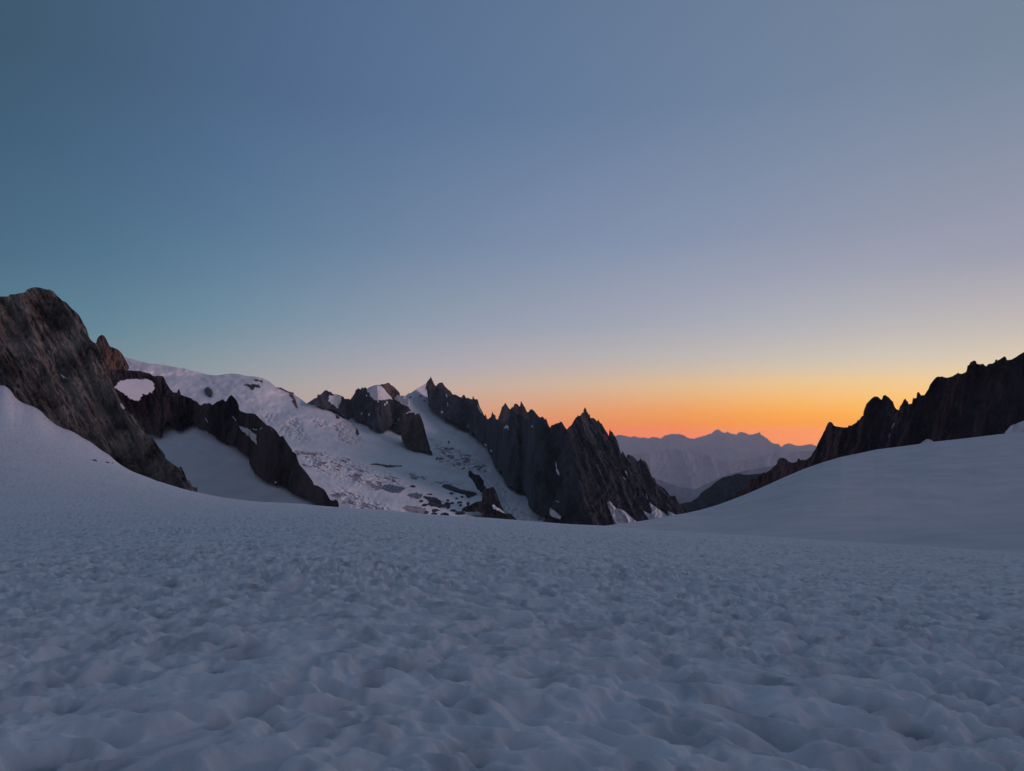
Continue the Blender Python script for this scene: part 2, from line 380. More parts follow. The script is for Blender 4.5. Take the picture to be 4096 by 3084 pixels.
def d_glac(x, y):
    x = np.asarray(x, float); y = np.asarray(y, float)
    d = d_glac_base(x, y); u = d/FPX
    # broad terraces and rolls
    r = 60*fbm(x/210, y/120, 71, 4) + 22*fbm((x+y)/75, (y-0.3*x)/34, 72, 3) + 16*ridged((x+0.6*y)/70, (y-0.35*x)/28, 73, 3)*smooth(1560, 1700, y)
    # the steep rounded nose at the right end of the upper glacier tongue
    edge = [(1228,1612),(1300,1636),(1345,1648),(1395,1680),(1425,1712),(1442,1752),(1460,1790)]
    ex = np.interp(y, [p[1] for p in edge], [p[0] for p in edge])
    r = r - 75*smooth(-20, 60, ex-x)*smooth(1620, 1660, y)*(1-smooth(1770, 1850, y))*np.exp(-np.clip(ex-x, 0, None)/330)
    # dome
    r = r - 60*np.exp(-(((x-1010)/190)**2+((y-1560)/55)**2)) + 45*np.exp(-(((x-1120)/60)**2+((y-1600)/50)**2)) - 30*np.exp(-(((x-700)/160)**2+((y-1530)/40)**2))
    for poly, a in SERAC:
        p = np.array(poly)
        m = (x > p[:, 0].min()-40) & (x < p[:, 0].max()+40) & (y > p[:, 1].min()-40) & (y < p[:, 1].max()+40)
        if not m.any(): continue
        xm, ym = x[m], y[m]
        s = smooth(-10, 14, sdist(poly, xm+6*fbm(xm/15, ym/15, 81, 2), ym+6*fbm(xm/15, ym/15, 82, 2)))
        wq = 8*fbm(xm/16, ym/12, 85, 3); w1, w2 = worley((xm+0.8*(ym-1700)+wq)/30, (ym-0.3*xm+wq)/15, 83)
        r = r.copy(); r[m] = r[m] + a*s*(46*(0.5-np.clip(w2-w1, 0, .5)) + 30*ridged((xm+0.5*ym)/22, (ym-0.3*xm)/11, 84, 3))
    return d + r*u

# ------------------------------------------------------------------ generic builders
def sheet(name, top, bot, depth, mat, step=2.2, x0=None, x1=None, jag=0.0, jw=8.0, back=None, seed=1, smooth_=False, parent=None, rag=0.0):
    """a relief between a traced crest and a traced foot, at its own depth, with a far side falling away behind the crest"""
    tx0 = top[0][0] if x0 is None else x0; tx1 = top[-1][0] if x1 is None else x1
    xs = np.unique(np.concatenate([np.arange(tx0, tx1, step), [tx1], [p[0] for p in top if tx0 <= p[0] <= tx1]]))
    yt = I(top, xs); yb = I(bot, xs)
    if jag: yt = yt - jag*(ridged(xs/jw, xs*0+seed, seed, 3)*0.8-0.2)*np.clip((yb-yt)/25, 0, 1)
    if rag: yb = yb + rag*fbm(xs/10, xs*0+seed*3, seed+5, 3)
    yb = np.maximum(yb, yt+0.6)
    n = int(max(8, min(420, np.max(yb-yt)/step)))
    v = np.linspace(0, 1, n)[:, None]
    Y = yb+(yt-yb)*v; X = np.broadcast_to(xs, Y.shape)
    Dd = depth(X, Y); V = P(X, Y, Dd)
    rows = [V]
    top_d = Dd[-1]; topP = V[-1]; h = (yb-yt)/FPX*top_d
    if back is None: back = 1.0
    nb = 10
    floor_z = V[0, :, 2].min()-5
    for k in range(1, nb+1):
        t = k/nb
        q = P(xs, yt+np.maximum(yb-3-yt, 0)*t**1.2, top_d + back*np.maximum(h, 10)*t); rows.append(q[None])
    rows.append(V[:1]+np.array([0, 0.5, -0.3]))      # closes the underside
    A = np.concatenate(rows, 0)
    # faces are wound so that they look towards the camera
    return link_mesh(name, A.reshape(-1, 3), grid_faces(A.shape[0], A.shape[1]), mat, parent, smooth_)

def env(bot, w=45, add=4):
    """the line the rock stands on: the lowest points of its traced foot, smoothed"""
    xs = np.arange(bot[0][0], bot[-1][0]+1, 3.0); yb = I(bot, xs); k = int(w/3)
    p = np.pad(yb, k, mode='edge'); mxx = np.max(np.stack([p[i:i+len(yb)] for i in range(2*k+1)]), 0)
    p = np.pad(mxx, k, mode='edge'); g = np.hanning(2*k+3)[1:-1]; g /= g.sum()
    return list(zip(xs, np.convolve(p, g, 'valid')+add))
def wall_depth(base_curve, base_d, slope_deg, ribs, seed, shear=0.0, amp=1.0, soft=14.0):
    """a rock wall standing on base_curve: leaning back, cut by ribs and gullies (sizes in photo pixels at its own distance)"""
    cot = 1/math.tan(math.radians(slope_deg))
    gx = np.arange(base_curve[0][0]-160, base_curve[-1][0]+161, 4.0); gy = I(base_curve, gx); g0 = base_d(gx, gy)+0*gx
    kk = np.exp(-0.5*(np.arange(-40, 41)/soft)**2); kk /= kk.sum(); g0 = np.convolve(np.pad(g0, 40, mode='edge'), kk, 'valid')
    def f(x, y):
        x = np.asarray(x, float); yb = I(base_curve, x); D0 = np.interp(x, gx, g0)
        u = D0/FPX; s = x - shear*(y-1700)
        w = s + 7*fbm(x/60, y/60, seed+90, 3)
        r = 0
        for k, (L, a) in enumerate(ribs):
            r = r - a*ridged(w/L, y/(L*3.2), seed+13*k, 3)
        r = r - 9*ridged((x+0.9*(y-1700))/38, (y-0.3*x)/70, seed+41, 3)
        r = r - 2.2*ridged(w/7, y/12, seed+55, 2) - 2.5*fbm(x/9, y/7, seed+66, 3)
        ledge = np.floor((y+0.2*x+10*fbm(x/30, y/30, seed+7, 2))/11.0); fr = (y+0.2*x)/11.0-ledge
        return D0 + cot*np.clip(yb-y, -60, None)*u + amp*r*u
    return f

def patch(name, poly, depth, mat, off=3.0, bulge=0.0, bw=10.0, rag=2.0, step=1.6, rel=0.0, seed=1, parent=None, smooth_=True):
    """something lying on a surface: a ragged traced outline raised from that surface towards its open side"""
    p = np.array(poly, float)
    xs = np.arange(p[:, 0].min()-4, p[:, 0].max()+4, step); ys = np.arange(p[:, 1].max()+4, p[:, 1].min()-4, -step)
    X, Y = np.meshgrid(xs, ys)
    s = sdist(poly, X, Y) + rag*fbm(X/7, Y/7, seed, 3)*1.6
    Dd = depth(X, Y); u = Dd/FPX
    Dd = Dd + (-off*np.clip(s/3+0.4, -0.3, 1) - bulge*np.sqrt(np.clip(s/bw, 0, 1)) - rel*ridged(X/9, Y/6, seed+3, 3)*np.clip(s/4, 0, 1))*u
    V = P(X, Y, Dd).reshape(-1, 3)
    m = (s[:-1, :-1] > -0.5) & (s[1:, 1:] > -0.5) & (s[:-1, 1:] > -0.5) & (s[1:, :-1] > -0.5)
    Fq = grid_faces(len(ys), len(xs), m)
    V, Fq = compact(V, Fq)
    return link_mesh(name, V, Fq, mat, parent, smooth_)

exec_layers = True
# ------------------------------------------------------------------ left buttress
A_TOP = [(-260,1230),(-120,1205),(0,1186),(33,1186),(38,1178),(60,1177),(84,1172),(100,1170),(108,1158),(128,1151),(145,1148),(165,1152),(185,1158),(200,1159),(212,1165),(228,1183),(240,1193),(248,1202),(264,1209),
 (280,1228),(300,1245),(317,1262),(325,1277),(335,1297),(345,1312),(351,1330),(357,1350),(365,1362),(378,1372),(390,1378),(398,1402),(410,1440),(424,1476),(438,1510),(455,1546),(468,1572),(480,1600),(490,1612),
 (498,1640),(520,1655),(540,1670),(560,1690),(575,1712),(585,1740),(588,1750),(600,1753),(612,1752),(620,1765),(632,1785),(650,1805),(660,1820),(661,1833),(680,1848),(700,1862),(712,1870),(720,1868),(725,1867),
 (730,1878),(738,1892),(745,1912),(750,1922),(757,1921),(763,1932),(768,1945),(775,1948),(779,1951),(789,1949),(790,1966),(792,1980)]
A_BOT = [(x, y+6) for x, y in CREST if x <= 791]+[(792,1992)]
fieldD = lambda x, y: I(CREST_D, x)
A_base = [(-900,1500),(0,1545),(100,1615),(250,1715),(400,1800),(520,1888),(650,1942),(792,1985)]
dA = wall_depth(A_base, lambda x, y: fieldD(x, y)+8, 50, [(150, 60), (62, 34), (26, 14), (11, 3)], 101, shear=0.55)
butt = sheet('rock_buttress', A_TOP, A_BOT, dA, M_BUTT, 1.6, jag=1.5, jw=9, back=1.2, seed=3)
tag(butt, 'big brown rock buttress at the left edge rising straight from the snow', 'rock face')
patch('snow_patch', [(237,1492),(245,1497),(262,1508),(275,1518),(262,1514),(248,1507)], dA, M_SNOW, 2, rag=1, seed=5, parent=butt)
patch('snow_patch', [(480,1612),(488,1615),(498,1632),(496,1640),(488,1634),(481,1622)], dA, M_SNOW, 2, rag=1, seed=6, parent=butt)

# ------------------------------------------------------------------ ochre tower behind the buttress
O_TOP = [(350,1400),(370,1376),(385,1372),(388,1358),(394,1347),(402,1341),(410,1340),(418,1345),(424,1355),(430,1368),(436,1380),(441,1387),(455,1391),(465,1395),(475,1401),(485,1411),(492,1421),(500,1436),(507,1450),(514,1462),(516,1470)]
O_BOT = [(350,1500),(440,1496),(480,1494),(500,1486),(516,1474)]
dO = wall_depth([(350,1498),(516,1490)], lambda x, y: 1300+0*x, 72, [(48, 13), (20, 7)], 131, shear=0.2)
och = sheet('rock_tower', O_TOP, O_BOT, dO, M_OCHRE, 1.8, jag=1.2, jw=7, seed=5)
tag(och, 'ochre and pink rock tower with a round knob, peeping over the brown buttress', 'rock tower')

# ------------------------------------------------------------------ dark ridge with the snow bowl
B_TOP = [(400,1478),(434,1476),(470,1478),(498,1480),(537,1484),(560,1484),(573,1488),(587,1492),(601,1495),(610,1503),(619,1506),(626,1503),(651,1505),(658,1514),(665,1532),(674,1546),(683,1560),(694,1570),(707,1571),
 (710,1564),(715,1556),(719,1564),(724,1580),(742,1586),(765,1594),(776,1603),(788,1606),(799,1620),(805,1622),(817,1613),(828,1615),(838,1612),(847,1620),(856,1617),(869,1607),(880,1603),(891,1597),(898,1604),(905,1606),
 (911,1595),(918,1585),(928,1581),(937,1591),(948,1605),(955,1623),(956,1639),(964,1646),(987,1653),(1010,1654),(1023,1658),(1039,1674),(1051,1685),(1067,1701),(1078,1703),(1092,1712),(1108,1728),(1119,1747),
 (1126,1746),(1132,1743),(1140,1758),(1153,1779),(1165,1795),(1170,1808),(1179,1811),(1185,1818),(1190,1837),(1199,1860),(1217,1880),(1235,1903),(1250,1925),(1256,1941),(1269,1943),(1283,1950),(1297,1959),(1308,1976),
 (1316,1992),(1322,2001),(1333,2003),(1345,1999),(1353,2008),(1355,2022)]
B_BOT = [(400,1760),(587,1728),(605,1731),(628,1742),(644,1747),(650,1738),(652,1722),(656,1713),(658,1699),(667,1684),(685,1701),(706,1719),(726,1723),(734,1717),(735,1699),(758,1701),(763,1687),(777,1690),(797,1713),
 (818,1717),(834,1729),(856,1742),(879,1763),(900,1772),(923,1775),(955,1796),(973,1814),(990,1823),(997,1828),(994,1848),(1005,1869),(1018,1892),(1050,1917),(1078,1928),(1103,1940),(1114,1935),(1133,1944),(1155,1962),(1190,1980),
 (1224,1990),(1247,2006),(1274,2021),(1315,2032),(1355,2040)]
B_base = [(400,1745),(640,1735),(760,1705),(900,1775),(1000,1850),(1060,1920),(1150,1960),(1250,2008),(1355,2035)]
dB = wall_depth([(x, y+4) for x, y in B_BOT], lambda x, y: d_basin(x, y)-6, 62, [(120, 26), (45, 15), (19, 7)], 151, shear=0.25, soft=4.0)
ridge = sheet('jagged_ridge', B_TOP, B_BOT, dB, M_RIDGE, 1.8, jag=2.0, jw=8, seed=7, rag=12)
tag(ridge, 'dark jagged rock ridge holding a small snow bowl and dropping rightward to the snow', 'rock ridge')
patch('snow_bowl', [(457,1551),(473,1528),(491,1521),(514,1516),(541,1515),(569,1519),(589,1515),(605,1523),(617,1535),(618,1557),(608,1573),(596,1569),(594,1576),(573,1578),(567,1587),(555,1605),(546,1603),(528,1600),(516,1594),(508,1585),(496,1576),(475,1562)],
      lambda x, y: I([(1500,872),(1620,846)], y)+0*x, M_SNOW, 3, rag=4.5, seed=9, parent=ridge)
for k, pl in enumerate([[(926,1664),(934,1667),(944,1678),(953,1690),(946,1687),(936,1676)],
  [(953,1702),(964,1705),(975,1708),(988,1713),(1001,1717),(1010,1731),(1020,1735),(1026,1737),(1024,1755),(1029,1779),(1014,1767),(1004,1757),(998,1745),(987,1742),(980,1733),(966,1722),(958,1712)],
  [(1010,1713),(1020,1716),(1030,1717),(1028,1722),(1016,1720)],[(1036,1714),(1046,1708),(1050,1711),(1040,1718)],[(817,1667),(824,1672),(833,1686),(835,1695),(828,1690),(822,1678)],[(1099,1925),(1106,1928),(1104,1934),(1098,1932)]]):
    patch('snow_patch', pl, dB, M_SNOW, 3.5, rag=2.2, seed=20+k, parent=ridge)

# ------------------------------------------------------------------ snow basin between buttress and ridge
def dC(x, y):
    x = np.asarray(x, float); d = d_basin(x, y); u = d/FPX
    return d + u*(26*fbm(x/150, y/70, 171, 3) + 18*np.exp(-(((x-880)/40)**2+((y-1845)/25)**2)) - 14*np.exp(-(((x-930)/40)**2+((y-1830)/30)**2)))
C_TOP = [(430,1700),(600,1700),(640,1690),(670,1670),(760,1672),(840,1700),(900,1750),(960,1780),(1020,1805),(1060,1890),(1150,1940),(1250,1990),(1400,2020)]
C_BOT = [(430,1900),(700,2010),(1400,2070)]
basin = sheet('snow_basin', C_TOP, C_BOT, dC, M_SNOW, 3.0, smooth_=True, back=0.2)
tag(basin, 'pinkish snow basin between the brown buttress and the dark ridge', 'snow', kind='structure')

# ------------------------------------------------------------------ glacier and snow dome
G_TOP = [(380,1455),(470,1448),(500,1428),(520,1434),(560,1445),(600,1455),(651,1460),(697,1468),(742,1475),(788,1488),(833,1499),(868,1502),(896,1497),(925,1494),(953,1496),(987,1504),(1028,1507),(1051,1513),(1078,1526),(1092,1538),(1106,1549),
 (1128,1557),(1144,1563),(1158,1569),(1177,1579),(1192,1588),(1206,1598),(1224,1612),(1260,1617),(1330,1612),(1400,1622),(1470,1610),(1540,1600),(1600,1582),(1622,1583),(1633,1574),(1645,1571),(1667,1555),(1681,1547),(1694,1540),(1708,1531),(1716,1535),
 (1760,1600),(1900,1680),(2000,1800),(2100,1930),(2200,2030),(2280,2085),(2400,2110),(2760,2125)]
G_BOT = [(380,2100),(2000,2112),(2760,2150)]
glac = sheet('glacier', G_TOP, G_BOT, d_glac, M_GLAC, 2.2, smooth_=True, back=0.4)
tag(glac, 'wide pinkish glacier and snow dome falling in terraces of crevasses behind the rocks', 'glacier', kind='structure')

def on_glac(off=0.0): return lambda x, y: d_glac(x, y) - off
# rocks standing in the glacier, one by one
OUT = [
 ('boulder','lone round dark boulder in the middle of the snow dome','boulder',[(816,1566),(819,1554),(826,1548),(836,1549),(846,1556),(851,1568),(850,1582),(844,1591),(836,1588),(826,1580),(819,1574)],M_RIDGE,16,2),
 ('rock_outcrop','black outcrop just under the rounded top of the snow dome','rock',[(972,1541),(986,1533),(1000,1537),(1012,1534),(1030,1538),(1044,1543),(1040,1550),(1030,1552),(1024,1546),(1017,1556),(1008,1560),(998,1551),(988,1543)],M_RIDGE,8,3),
 ('rock_outcrop','two reddish rock teeth above the black outcrop on the dome','rock',[(1016,1515),(1030,1515),(1036,1522),(1034,1520),(1050,1520),(1052,1532),(1044,1530),(1034,1524),(1028,1526),(1018,1524)],M_RED,5,2),
 ('rock_rib','thin curved reddish rock rib below the right shoulder of the dome','rock',[(1164,1571),(1172,1574),(1177,1590),(1186,1606),(1190,1622),(1193,1640),(1186,1634),(1176,1618),(1168,1604),(1173,1598),(1162,1588),(1156,1578)],M_RED,6,2),
 ('rock_rib','reddish rocks lining the crest right of the dome','rock',[(1106,1548),(1126,1550),(1144,1561),(1158,1566),(1174,1570),(1178,1578),(1166,1577),(1150,1570),(1134,1562),(1118,1556)],M_RED,4,1.2),
 ('rock_outcrop','small black notch in the crest of the upper glacier tongue','rock',[(1341,1658),(1350,1662),(1362,1672),(1356,1677),(1344,1674)],M_PEAK,5,1),
 ('rock_outcrop','dark fang of rock at the tip of the upper glacier tongue','rock',[(1424,1714),(1430,1716),(1438,1738),(1430,1742),(1422,1734)],M_PEAK,6,1),
 ('rock_band','long thin dark band across the glacier below the square tower','rock',[(1477,1857),(1499,1852),(1520,1855),(1547,1859),(1580,1861),(1603,1860),(1611,1868),(1590,1866),(1565,1870),(1545,1870),(1530,1864),(1500,1860)],M_RED,5,2),
 ('ice_bulge','blue green ice bulge on the lower glacier, left of the two','ice',[(1522,1954),(1536,1938),(1560,1937),(1590,1944),(1626,1950),(1615,1960),(1599,1972),(1567,1972),(1540,1962)],M_ICE,6,3),
 ('ice_bulge','smaller blue green ice bulge touching the black rocks','ice',[(1624,1981),(1645,1973),(1667,1969),(1690,1978),(1684,1992),(1671,1997),(1645,1992)],M_ICE,6,3),
 ('rock_outcrop','large black rock slab amid the scattered rocks at the glacier foot','rock',[(1686,1986),(1700,1984),(1716,1985),(1746,1990),(1768,2006),(1764,2012),(1784,2024),(1780,2030),(1760,2032),(1745,2028),(1725,2026),(1706,2016),(1720,2006),(1704,1998)],M_PEAK,8,3),
 ('rock_outcrop','long black rock bar sloping right above the scattered rocks','rock',[(1766,1948),(1771,1938),(1784,1936),(1802,1940),(1820,1947),(1841,1956),(1875,1963),(1900,1968),(1910,1978),(1893,1986),(1870,1994),(1859,1979),(1818,1969),(1784,1956)],M_PEAK,10,2),
 ('crevasse_field','grey crevassed patch at the foot of the glacier by the snow edge','ice',[(1607,2028),(1625,2022),(1680,2026),(1705,2035),(1700,2055),(1660,2055),(1625,2044)],M_DIRTY,4,4)]
for k, (nm, lab, cat, pl, mt, bg_, rg) in enumerate(OUT):
    o = patch(nm, pl, d_glac, mt, 3, bulge=bg_, bw=9 if nm == 'boulder' else 7, rag=rg, rel=2.0, seed=200+k*3, smooth_=False)
    tag(o, lab, cat)
# small scattered rocks of the glacier foot
SC = [(1685,2004,9,7,'small round black rock touching the left end of the large slab'),(1698,2020,13,6,'slanting black rock just below the left end of the large slab'),
 (1740,2042,16,7,'black rock directly under the middle of the large slab'),(1702,2050,14,8,'dark rock at the snow edge right beside the grey crevassed patch'),
 (1790,2022,15,13,'biggest squarish black rock right of the large slab'),(1792,2002,8,5,'small triangular rock above the squarish one'),(1808,2012,9,6,'little rock touching the upper right of the squarish one'),
 (1838,2010,11,6,'wedge shaped rock halfway between the squarish rock and the hooked island'),(1826,1994,7,4,'small rock under the long sloping bar'),(1848,1988,8,4,'small rock tucked against the right end of the sloping bar'),
 (1738,2056,14,6,'half buried rock at the snow edge under the large slab'),(1782,2058,18,8,'wide half buried rock at the snow edge, below the squarish one'),(1814,2042,14,6,'flat rock between the squarish rock and the snow edge'),
 (1840,2052,20,9,'wide black rock at the snow edge just left of the hooked island'),(1842,2020,7,5,'little rock below the wedge shaped one'),(1872,2016,7,9,'upright rock leaning on the hooked island'),
 (1806,1974,10,5,'lone rock in clean snow just under the long sloping bar'),(1718,1977,15,3,'thin black sliver right above the large slab'),
 (1652,1945,12,6,'pale grey rock between the two blue green ice bulges'),(1748,1834,6,5,'small black rock at the foot of the square tower'),(1764,1836,11,4,'flat grey rock right of the one at the tower foot'),
 (1628,1592,7,3,'tiny rock in the snow saddle right of the double peak'),(1642,1590,6,3,'second tiny rock in the same saddle, nearer the pointed summit'),(1684,1583,8,2,'thin flat rock high in the snow below the pointed summit'),
 (1698,1603,5,3,'tiny rock beside the dark ridge below the pointed summit'),(1795,1768,4,7,'small upright black rock above the blue grey icefall')]
for k, (x, y, rx, ry, lab) in enumerate(SC):
    th = np.linspace(0, 2*math.pi, 12, endpoint=False)
    pl = [(x+rx*math.cos(a)*(1+.25*math.sin(3*a+k)), y+ry*math.sin(a)*(1+.2*math.cos(2*a+k))) for a in th]
    o = patch('scattered_rock', pl, d_glac, M_PEAK, 2, bulge=5, bw=5, rag=1.6, rel=1.5, seed=300+k*3, step=1.4, smooth_=False)
    tag(o, lab, 'rock', 'rocks poking out of the glacier snow')
# dirty crevasse streaks
def streaks(name, poly, seed, thr, L, label, ang):
    p = np.array(poly, float); st = 1.5
    X, Y = np.meshgrid(np.arange(p[:, 0].min(), p[:, 0].max(), st), np.arange(p[:, 1].max(), p[:, 1].min(), -st))
    s = sdist(poly, X, Y); a = math.radians(ang); U = X*math.cos(a)+Y*math.sin(a); W = -X*math.sin(a)+Y*math.cos(a)
    Wd = W+5*fbm(U/30, W/20, seed+3, 2); n = 0.75*fbm(U/(L*1.5), Wd/(L*0.20), seed, 5) + 0.55*fbm(X/70, Y/24, seed+9, 2)
    q = n - thr + 0.18*np.clip(s/25, -1, 0.6) - 0.25*(s < 0)
    D_ = d_glac(X, Y); D_ = D_ - (1.2 + 3*np.clip(q*6, 0, 1) + 4*ridged(U/9, Wd/4, seed+6, 2)*np.clip(q*8, 0, 1))*D_/FPX
    V = P(X, Y, D_).reshape(-1, 3); c = q > 0
    m = c[:-1, :-1] & c[1:, 1:] & c[:-1, 1:] & c[1:, :-1]
    V, Fq = compact(V, grid_faces(X.shape[0], X.shape[1], m)); o = link_mesh(name, V, Fq, M_DIRTY, None, False)
    tag(o, label, 'ice')
streaks('crevasse_field', [(1170,1798),(1260,1805),(1400,1835),(1450,1870),(1560,1900),(1640,1935),(1600,1965),(1480,1960),(1380,1930),(1300,1900),(1200,1850)], 401, 0.16, 26, 'long belt of brownish crevasses crossing the middle of the glacier', 17)
streaks('crevasse_field', [(1320,1960),(1400,1965),(1480,2000),(1560,2030),(1560,2045),(1440,2040),(1360,2030),(1330,1990)], 431, 0.10, 24, 'lowest brownish crevasse belt, just above the foreground snow', 22)
streaks('crevasse_field', [(1540,1885),(1640,1870),(1680,1900),(1860,1930),(1900,1950),(1780,1945),(1650,1930),(1560,1920)], 461, 0.20, 18, 'faint broken crevasses on the right part of the lower glacier', 12)
streaks('crevasse_field', [(1725,1770),(1800,1775),(1900,1820),(1965,1870),(1950,1895),(1850,1880),(1750,1840)], 491, 0.18, 20, 'blue grey icefall beneath the dark rock ridge', 30)

# ------------------------------------------------------------------ the first rock with a snow patch
E1_TOP = [(1229,1613),(1241,1605),(1257,1594),(1268,1591),(1270,1579),(1281,1579),(1291,1571),(1298,1563),(1307,1561),(1314,1566),(1324,1568),(1332,1577),(1346,1578),(1367,1584),(1375,1588),(1378,1596),(1396,1596),(1402,1600),(1404,1612)]
E1_BOT = [(1229,1617),(1268,1622),(1287,1620),(1291,1631),(1303,1635),(1328,1636),(1348,1646),(1373,1666),(1396,1677),(1401,1672),(1404,1640)]
gd = lambda x, y: d_glac(x, y)-50
dE1 = wall_depth([(x, y+4) for x, y in E1_BOT], gd, 58, [(40, 12), (18, 7)], 211, shear=0.1, soft=4.0)
e1 = sheet('rocky_knoll', E1_TOP, E1_BOT, dE1, M_PEAK, 1.6, jag=1.6, jw=6, seed=11, rag=2)
tag(e1, 'small dark rocky knoll with a pink snow patch, left of the double peak', 'rock peak')
patch('snow_patch', [(1334,1578),(1350,1580),(1367,1585),(1366,1600),(1362,1608),(1360,1615),(1356,1622),(1353,1637),(1341,1628),(1328,1617),(1314,1605),(1314,1590),(1318,1578),(1326,1584)], dE1, M_GLAC, 3, rag=3, seed=31, parent=e1)

E2_TOP = [(1398,1604),(1403,1596),(1410,1587),(1417,1576),(1424,1560),(1434,1553),(1442,1558),(1447,1551),(1449,1546),(1451,1553),(1457,1552),(1460,1548),(1466,1553),(1468,1557),(1474,1551),(1492,1544),(1506,1540),(1519,1540),(1524,1538),(1529,1535),(1534,1541),(1542,1535),
 (1551,1531),(1557,1532),(1561,1538),(1577,1548),(1583,1555),(1592,1564),(1598,1571),(1601,1580),(1590,1590),(1580,1600),(1592,1608),(1606,1615),(1620,1621),(1634,1627),(1643,1641),(1646,1652)]
E2_BOT = [(1398,1640),(1405,1652),(1417,1669),(1421,1683),(1433,1690),(1444,1683),(1460,1685),(1467,1701),(1481,1702),(1494,1718),(1513,1726),(1531,1729),(1549,1722),(1562,1706),(1565,1699),(1572,1692),(1576,1713),(1590,1733),(1606,1726),(1620,1740),(1646,1750)]
dE2 = wall_depth([(x, y+4) for x, y in E2_BOT], gd, 66, [(55, 13), (22, 9), (11, 3)], 231, shear=0.05, soft=4.0)
e2 = sheet('rock_peak', E2_TOP, E2_BOT, dE2, M_PEAK, 1.6, jag=1.3, jw=6, seed=13, rag=12)
tag(e2, 'fluted dark rock peak capped by a smooth snow dome, centre left of the skyline', 'rock peak')
patch('snow_cap', [(1467,1557),(1474,1552),(1492,1545),(1506,1541),(1520,1541),(1529,1546),(1540,1558),(1549,1571),(1558,1580),(1565,1587),(1570,1598),(1556,1597),(1538,1600),(1515,1602),(1497,1601),(1488,1592),(1481,1587),(1478,1578),(1480,1571),(1469,1570)], dE2, M_GLAC, 4, bulge=14, bw=26, rag=0.8, seed=33, parent=e2)
patch('summit_rock', [(1530,1537),(1542,1535),(1551,1531),(1558,1533),(1562,1539),(1577,1549),(1592,1565),(1598,1573),(1590,1582),(1580,1592),(1572,1594),(1560,1578),(1548,1562),(1538,1550)], dE2, M_RED, 3, bulge=4, bw=8, rag=0.6, rel=3, seed=35, parent=e2, smooth_=False)
patch('snow_patch', [(1580,1580),(1590,1574),(1600,1582),(1625,1584),(1634,1600),(1640,1620),(1628,1622),(1606,1612),(1590,1604),(1578,1600)], lambda x, y: dE2(x, y), M_GLAC, 6, rag=2.5, seed=36, parent=e2)
for k, (x, y) in enumerate([(1466,1582),(1512,1606),(1539,1618),(1548,1610),(1446,1655),(1476,1658),(1594,1678)]):
    patch('snow_patch', [(x-3,y-3),(x+2,y-6),(x+3,y+4),(x-2,y+5)], dE2, M_SNOW, 3, rag=1, step=1.2, seed=40+k, parent=e2)

T_TOP = [(1606,1690),(1609,1655),(1616,1650),(1624,1652),(1631,1647),(1647,1644),(1655,1648),(1661,1661),(1666,1655),(1677,1655),(1684,1669),(1693,1692),(1700,1720),(1706,1744),(1712,1765),(1718,1782),(1721,1800),(1728,1808),(1730,1816)]
T_BOT = [(1606,1752),(1611,1770),(1627,1783),(1647,1793),(1670,1806),(1688,1799),(1700,1806),(1712,1818),(1722,1824),(1730,1826)]
dT = wall_depth(env(T_BOT, 6), lambda x, y: d_glac(x, y)-20, 74, [(40, 9), (17, 6)], 251, shear=0.12)
tw = sheet('rock_tower', T_TOP, T_BOT, dT, rock_mat('brown_tower_granite', (0.018,0.015,0.017), (0.11,0.085,0.075), 60, 0.15, 0.8), 1.6, jag=2.2, jw=9, seed=17, rag=4)
tag(tw, 'square topped dark rock tower with a little snow cap, standing in the glacier', 'rock tower')
patch('snow_cap', [(1622,1655),(1631,1647),(1640,1645),(1647,1644),(1656,1648),(1650,1651),(1636,1651),(1630,1654)], dT, M_SNOW, 4, rag=0.6, step=1.2, seed=51, parent=tw)

# ------------------------------------------------------------------ the main serrated ridge, in two masses
F_TOP = [(1701,1560),(1705,1536),(1708,1528),(1712,1523),(1716,1518),(1721,1512),(1723,1506),(1725,1512),(1727,1515),(1730,1522),(1735,1534),(1741,1543),(1745,1545),(1748,1540),(1754,1534),(1761,1531),(1771,1532),(1774,1538),(1781,1549),(1787,1553),(1792,1560),(1797,1562),
 (1801,1565),(1811,1579),(1817,1578),(1826,1581),(1835,1587),(1846,1591),(1850,1583),(1855,1579),(1860,1585),(1864,1593),(1871,1592),(1880,1596),(1889,1598),(1892,1583),(1897,1596),(1900,1598),(1906,1598),(1908,1596),(1913,1607),(1918,1625),(1925,1639),(1934,1657),(1937,1663),(1940,1662),(1942,1655),
 (1944,1664),(1949,1677),(1954,1677),(1963,1668),(1967,1659),(1969,1644),(1972,1654),(1978,1661),(1981,1660),(1984,1677),(1991,1679),(1996,1665),(2001,1652),(2008,1629),(2018,1619),(2021,1612),(2027,1620),(2034,1632),(2040,1639),(2045,1634),(2049,1627),(2052,1632),(2055,1622),(2059,1615),(2068,1616),(2075,1624),
 (2079,1629),(2082,1616),(2084,1605),(2090,1614),(2095,1623),(2101,1632),(2107,1647),(2111,1651),(2117,1645),(2121,1639),(2128,1638),(2137,1645),(2146,1656),(2157,1669),(2164,1671),(2167,1667),(2171,1668),(2181,1679),(2183,1671),(2189,1688),(2195,1705),(2201,1711),(2206,1702),(2215,1700),(2222,1696),(2236,1692),
 (2240,1688),(2245,1687),(2251,1694),(2258,1707),(2267,1719),(2275,1740),(2290,1790),(2310,1850),(2330,1920),(2350,2000),(2370,2060),(2380,2100)]
